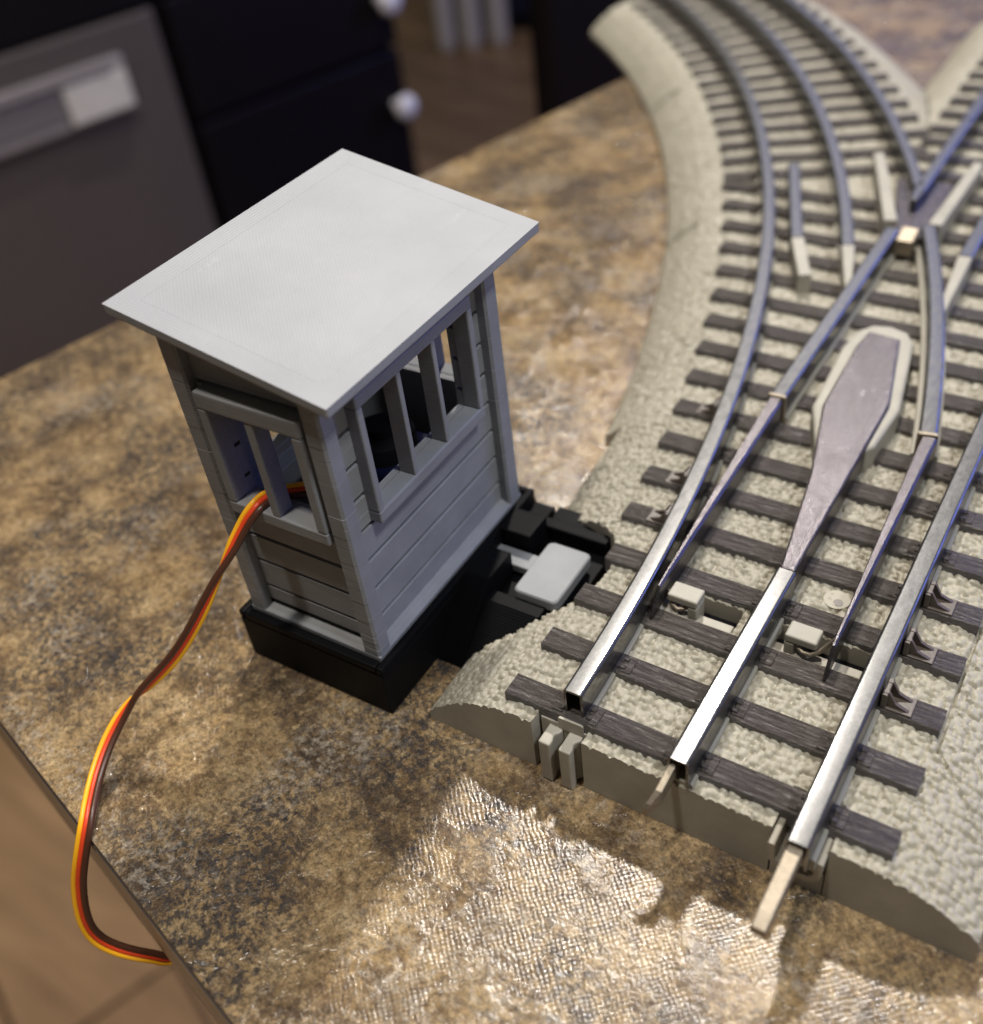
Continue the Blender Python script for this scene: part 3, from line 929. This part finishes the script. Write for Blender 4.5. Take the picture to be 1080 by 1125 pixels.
# ------------------------------------------------------------------ servo and its cable
servo = tag(empty('servo_motor', (BX, BY, 0), YAW), 'dark blue servo motor standing inside the open grey tower', 'servo')
mb = MB(); mb.uv(9, 32, 7.5, 20, 12.62, 31.5); mb.build('body', M['servo'], servo, bevel=0.5)
for q in ((5.5, 9), (32, 36.5)):
    mb = MB(); mb.uv(*q, 7.5, 20, 23, 25.5); mb.build('mounting_tab', M['servo'], servo, bevel=0.3)
mb = MB(); mb.cyl((-13.7, 26, 31.3), (-13.7, 26, 34.5), 5.6, 5.4, 24); mb.cyl((-13.7, 26, 34.5), (-13.7, 26, 36.0), 2.3, 2.3, 16)
mb.build('gear_cap', M['servo_dark'], servo)

CAM = Vector((33.24, -148.81, 132.07))
PATH = [(-58.0, -60.0, 33.5), (-60.2, -65.0, 36.0), (-62.2, -67.9, 36.6), (-63.6, -68.7, 36.4), (-65.1, -69.8, 36.35), (-66.2, -71.0, 36.35), (-66.6, -72.2, 36.45),
        (-66.7, -73.8, 36.4), (-67.3, -75.3, 35.4), (-68.3, -76.7, 33.5), (-69.7, -80.1, 29.5), (-70.8, -82.8, 26.3), (-72.6, -87.1, 21),
        (-75.6, -91.3, 15.5), (-79.1, -95.5, 11.5), (-81.2, -98.5, 9), (-81.5, -103.8, 6), (-79.7, -109.3, 3.5), (-76.5, -114.4, 1.9),
        (-76.4, -117.9, -3), (-77.8, -119.9, -9), (-78.2, -121.8, -16), (-77.7, -122.0, -22), (-74.7, -120.3, -26), (-71.7, -118.1, -28.5),
        (-70.1, -116.2, -31), (-66.0, -108, -33)]
TW_KEYS = [(0, 20), (6, 25), (8, 30), (9.5, 45), (10.6, 100), (11.6, 135), (13.2, 140), (14, 120), (14.8, 70), (15.6, 35), (17, 30), (20, 30), (22.5, 35), (26, 50)]
def catmull(p, n):
    out = []
    P = [np.array(q, float) for q in p]
    P = [2 * P[0] - P[1]] + P + [2 * P[-1] - P[-2]]
    for k in range(1, len(P) - 2):
        for j in range(n):
            t = j / n
            a, b, c, d = P[k - 1:k + 3]
            q = 0.5 * (2 * b + (c - a) * t + (2 * a - 5 * b + 4 * c - d) * t * t + (3 * b - a - 3 * c + d) * t ** 3)
            out.append((q, k - 1 + t))
    out.append((P[-2], len(P) - 3))
    return out
cp = catmull(PATH, 6)
pos = np.array([c[0] for c in cp]); par = np.array([c[1] for c in cp])
for _ in range(6):                                   # smooth out kinks
    q = pos.copy(); q[1:-1] = 0.25 * pos[:-2] + 0.5 * pos[1:-1] + 0.25 * pos[2:]; pos = q
ang = np.radians(np.interp(par, [k for k, _ in TW_KEYS], [a for _, a in TW_KEYS]))
cable = tag(empty('servo_cable', (-66, -78, 0)),
            'flat yellow, red and brown cable hanging from the tower window over the counter edge', 'cable')
offs = {'yellow': 1, 'red': 0, 'brown': -1}
for nm, k in offs.items():
    pts = []
    for i in range(len(pos)):
        t = Vector(pos[min(i + 1, len(pos) - 1)] - pos[max(i - 1, 0)]).normalized()
        w = (Vector(pos[i]) - CAM).normalized()
        L = w.cross(t).normalized(); D = t.cross(L).normalized()
        if D.dot(w) < 0: D = -D
        a_ = ang[i]
        pts.append(tuple(Vector(pos[i]) + 0.80 * k * (math.cos(a_) * L + math.sin(a_) * D)))
    mb = MB(); mb.tube(pts, 0.45 if nm != 'brown' else 0.52, 10)
    o = mb.build('wire', M[nm], None, sharp=80)
    place(o, cable); o['label'] = nm.replace('red', 'red orange') + ' wire'

# ------------------------------------------------------------------ countertop (its corner is the origin of a turned frame)
d_ = Vector((0.2405, 0.9707)); e_ = Vector((0.9707, -0.2405))
A0 = Vector((-199.7, -36.2)); F0 = Vector((-70.0, -117.1))
t_ = (F0 - A0).dot(d_)
corner = A0 + d_ * t_
tt = math.atan2(e_.y, e_.x)
def local_box(name, mat, s0, s1, t0, t1, z0, z1, par=None, bevel=0, seg=2, cyl=None):
    """box in the turned frame: x along the front edge, y along the left edge of the counter"""
    mb = MB(); mb.box(s0, s1, t0, t1, z0, z1)
    o = mb.build(name, mat, None, bevel=bevel, seg=seg)
    if par is None:
        o.location = (corner.x * S, corner.y * S, 0); o.rotation_euler = (0, 0, tt)
    else:
        o.parent = par
    return o
top = local_box('countertop', M['counter'], 0.35, 900, 0.35, 1300, -1.1, 0, None, 0.25)
tag(top, kind='structure')
core = local_box('countertop_edge', M['counter_core'], 0.1, 900, 0.1, 1300, -2.0, -1.102, None); tag(core, kind='structure')
M['edge_face'] = plastic('brown laminate edge', (0.30, 0.245, 0.18), 0.3, 0.2, 0.04)
body = local_box('countertop_slab', M['edge_face'], 0.0, 900, 0.0, 1300, -27, -2.002, None, 0.4); tag(body, kind='structure')

# ------------------------------------------------------------------ far side of the aisle
def frame_empty(name, label, cat, s, t, z=-900, group=None):
    """thing whose local x runs along the far cabinets (direction d_), y away from the counter, at aisle distance t"""
    n_ = Vector((-0.9707, 0.2405))
    p = A0 + n_ * t + d_ * s
    return tag(empty(name, (p.x, p.y, z), math.atan2(d_.y, d_.x)), label, cat, group)
def bx(par, name, mat, x0, x1, y0, y1, z0, z1, bevel=0):
    mb = MB(); mb.box(x0, x1, y0, y1, z0, z1)
    return mb.build(name, mat, par, bevel=bevel)
mb = MB(); mb.add([(-6000, -6000, -900), (6000, -6000, -900), (6000, 9000, -900), (-6000, 9000, -900)], [(0, 1, 2, 3)])
tag(mb.build('floor', M['floor'], None, fix=False), kind='structure')

dw = frame_empty('dishwasher', 'brushed steel dishwasher with a recessed bar handle, blurred behind the counter', 'dishwasher', 505, 900)
bx(dw, 'body', M['black_wood'], -600, 0, 26, 560, 0, 870)
bx(dw, 'door', M['steel_dark'], -598, -3, 0, 25, 90, 742, 3)
bx(dw, 'overhang_shade', M['black_wood'], -598, -3, 2, 25, 745, 868, 3)  # black strip painted for the counter's shadow above the door
h = bx(dw, 'handle', M['handle_steel'], -540, -58, -12, -0.5, 654, 712, 4)
bx(h, 'pocket', M['pocket_grey'], -530, -70, -13.5, -12.5, 668, 696, 0)
bx(h, 'handle_highlight', M['white_paint'], -136, -62, -16, -13.6, 660, 700, 2)  # white plate painted for the bright reflection on the handle's metal end
bx(h, 'lip', M['handle_steel'], -540, -75, -18, -12.5, 702, 714, 2)

cb = frame_empty('drawer_cabinet', 'black drawer cabinet with white knobs beside the dishwasher', 'cabinet', 512, 900)
bx(cb, 'carcass', M['black_wood'], 0, 318, 22, 560, 0, 860)
for z0, z1 in ((90, 405), (412, 606), (613, 745), (752, 855)):
    dr = bx(cb, 'drawer', M['black_wood'], 4, 314, 0, 20, z0, z1, 3)
    zk = {412: 540, 613: 672}.get(z0)
    if zk:
        k = MB(); k.cyl((292, -1, zk), (292, -14, zk), 6, 6, 16)
        rings = []
        for q in range(9):
            f = q / 8 * math.pi
            r = max(.5, 17 * math.sin(f)); rings.append([(292 + r * math.cos(w), -24 + 11 * math.cos(f), zk + r * math.sin(w)) for w in [2 * math.pi * i / 20 for i in range(20)]])
        k.loft(rings, smooth=True)
        k.build('knob', M['knob'], dr)

def floor_thing(name, label, cat, x, y, group=None): return tag(empty(name, (x, y, -900), 0.25), label, cat, group)
for k, (x, y, w, lab) in enumerate(((-1985, 2600, 62, 'greyish upright post, dim and blurred, nearest the black cabinet'),
                                    (-1918, 2640, 70, 'palest upright post, in the middle of the three blurred beyond the counter'),
                                    (-1850, 2690, 66, 'upright pale post beside the dark blue panel, blurred beyond the counter'))):
    p = tag(empty('post', (x, y, -900), 0.5), lab, 'post', 'pale posts on the far floor')
    mb = MB(); mb.loft([[(q * math.cos(a) , q * math.sin(a), z) for a in [2 * math.pi * i / 16 for i in range(16)]] for q, z in ((w * .3, 0), (w * .45, 12), (w * .5, 40), (w * .5, 700))], smooth=True)
    mb.build('shaft', M['white_paint'], p)
pn = floor_thing('panel', 'dark blue upright panel behind the pale posts', 'panel', -1960, 2830)
bx(pn, 'board', plastic('dark blue board', (0.012, 0.012, 0.035), 0.5), -190, 230, 0, 30, 0, 900)
bx(pn, 'foot', M['black_wood'], -190, 230, -20, -0.5, 0, 40)
lb = floor_thing('storage_box', 'pale lilac box on the far floor right of the posts', 'box', -1730, 2960)
bx(lb, 'body', M['lilac'], -60, 70, 0, 150, 30, 330, 6); bx(lb, 'lid', M['lilac'], -64, 74, -4, 154, 331, 345, 4)

ch = frame_empty('chair', 'black chair with its solid back towards the counter, beyond the end of the curved track', 'chair', 532, 330)
bx(ch, 'backrest', M['black_wood'], 0, 420, 0, 24, 420, 960, 8)
bx(ch, 'seat', M['black_wood'], 0, 420, 26, 430, 420, 455, 8)
for x_, y_ in ((2, 2), (383, 2), (2, 390), (383, 390)):
    bx(ch, 'leg', M['black_wood'], x_, x_ + 35, y_, y_ + 35, 0, 418, 3)

# ------------------------------------------------------------------ light
def area(name, loc, target, size, power, color, sy=None, spread=180):
    l = bpy.data.lights.new(name, 'AREA'); l.energy = power; l.color = color
    l.shape = 'DISK' if sy is None else 'RECTANGLE'; l.size = size
    if sy: l.size_y = sy
    l.spread = math.radians(spread)
    o = bpy.data.objects.new(name, l); col.objects.link(o)
    o.location = loc
    o.rotation_euler = (Vector(target) - Vector(loc)).to_track_quat('-Z', 'Y').to_euler()
    return o
area('ceiling_lamp_ahead', (-0.42, 1.05, 1.5), (0, -0.03, 0), 0.085, 11.5, (1.0, 0.94, 0.86), spread=110)
area('ceiling_lamp_behind', (-0.16, -0.36, 1.6), (0, 0, 0), 0.12, 14, (1.0, 0.93, 0.84))
area('ceiling_lamp_right', (0.70, -0.08, 1.4), (0, 0, 0), 0.22, 13, (0.92, 0.95, 1.0))
area('fill_light_far_right', (2.2, -0.1, 1.25), (0, 0, 0), 0.40, 6, (0.88, 0.93, 1.0))  # unseen fill added to light the tower's inner far wall
area('window_light', (0.15, 2.5, 1.10), (0, 0.05, 0), 2.3, 6.0, (0.40, 0.46, 1.0), 1.1)
area('window_light_side', (1.25, 2.1, 0.55), (0, 0.05, 0), 1.5, 20.0, (0.17, 0.25, 1.0), 0.8)

w = bpy.data.worlds.new('World'); scene.world = w; w.use_nodes = True
bg = w.node_tree.nodes['Background']
bg.inputs['Color'].default_value = (1.0, 0.88, 0.76, 1); bg.inputs['Strength'].default_value = 0.065

# ------------------------------------------------------------------ camera
cd = bpy.data.cameras.new('camera'); cam = bpy.data.objects.new('camera', cd); col.objects.link(cam)
cam.location = CAM * S
cam.rotation_euler = (math.radians(49.07065), math.radians(6.07455), math.radians(32.13914))
cd.sensor_fit = 'VERTICAL'; cd.sensor_height = 24.0; cd.sensor_width = 24.0
cd.lens = 24.0 * 1150.8 / 1125
cd.clip_start = 0.005; cd.clip_end = 40
cd.dof.use_dof = True
cd.dof.focus_distance = 0.153
cd.dof.aperture_fstop = cd.lens / 2.7
scene.camera = cam
scene.render.engine = 'CYCLES'
scene.cycles.use_denoising = True
scene.cycles.max_bounces = 8
scene.view_settings.view_transform = 'Standard'
scene.view_settings.look = 'None'
scene.view_settings.exposure = 0
scene.view_settings.gamma = 1
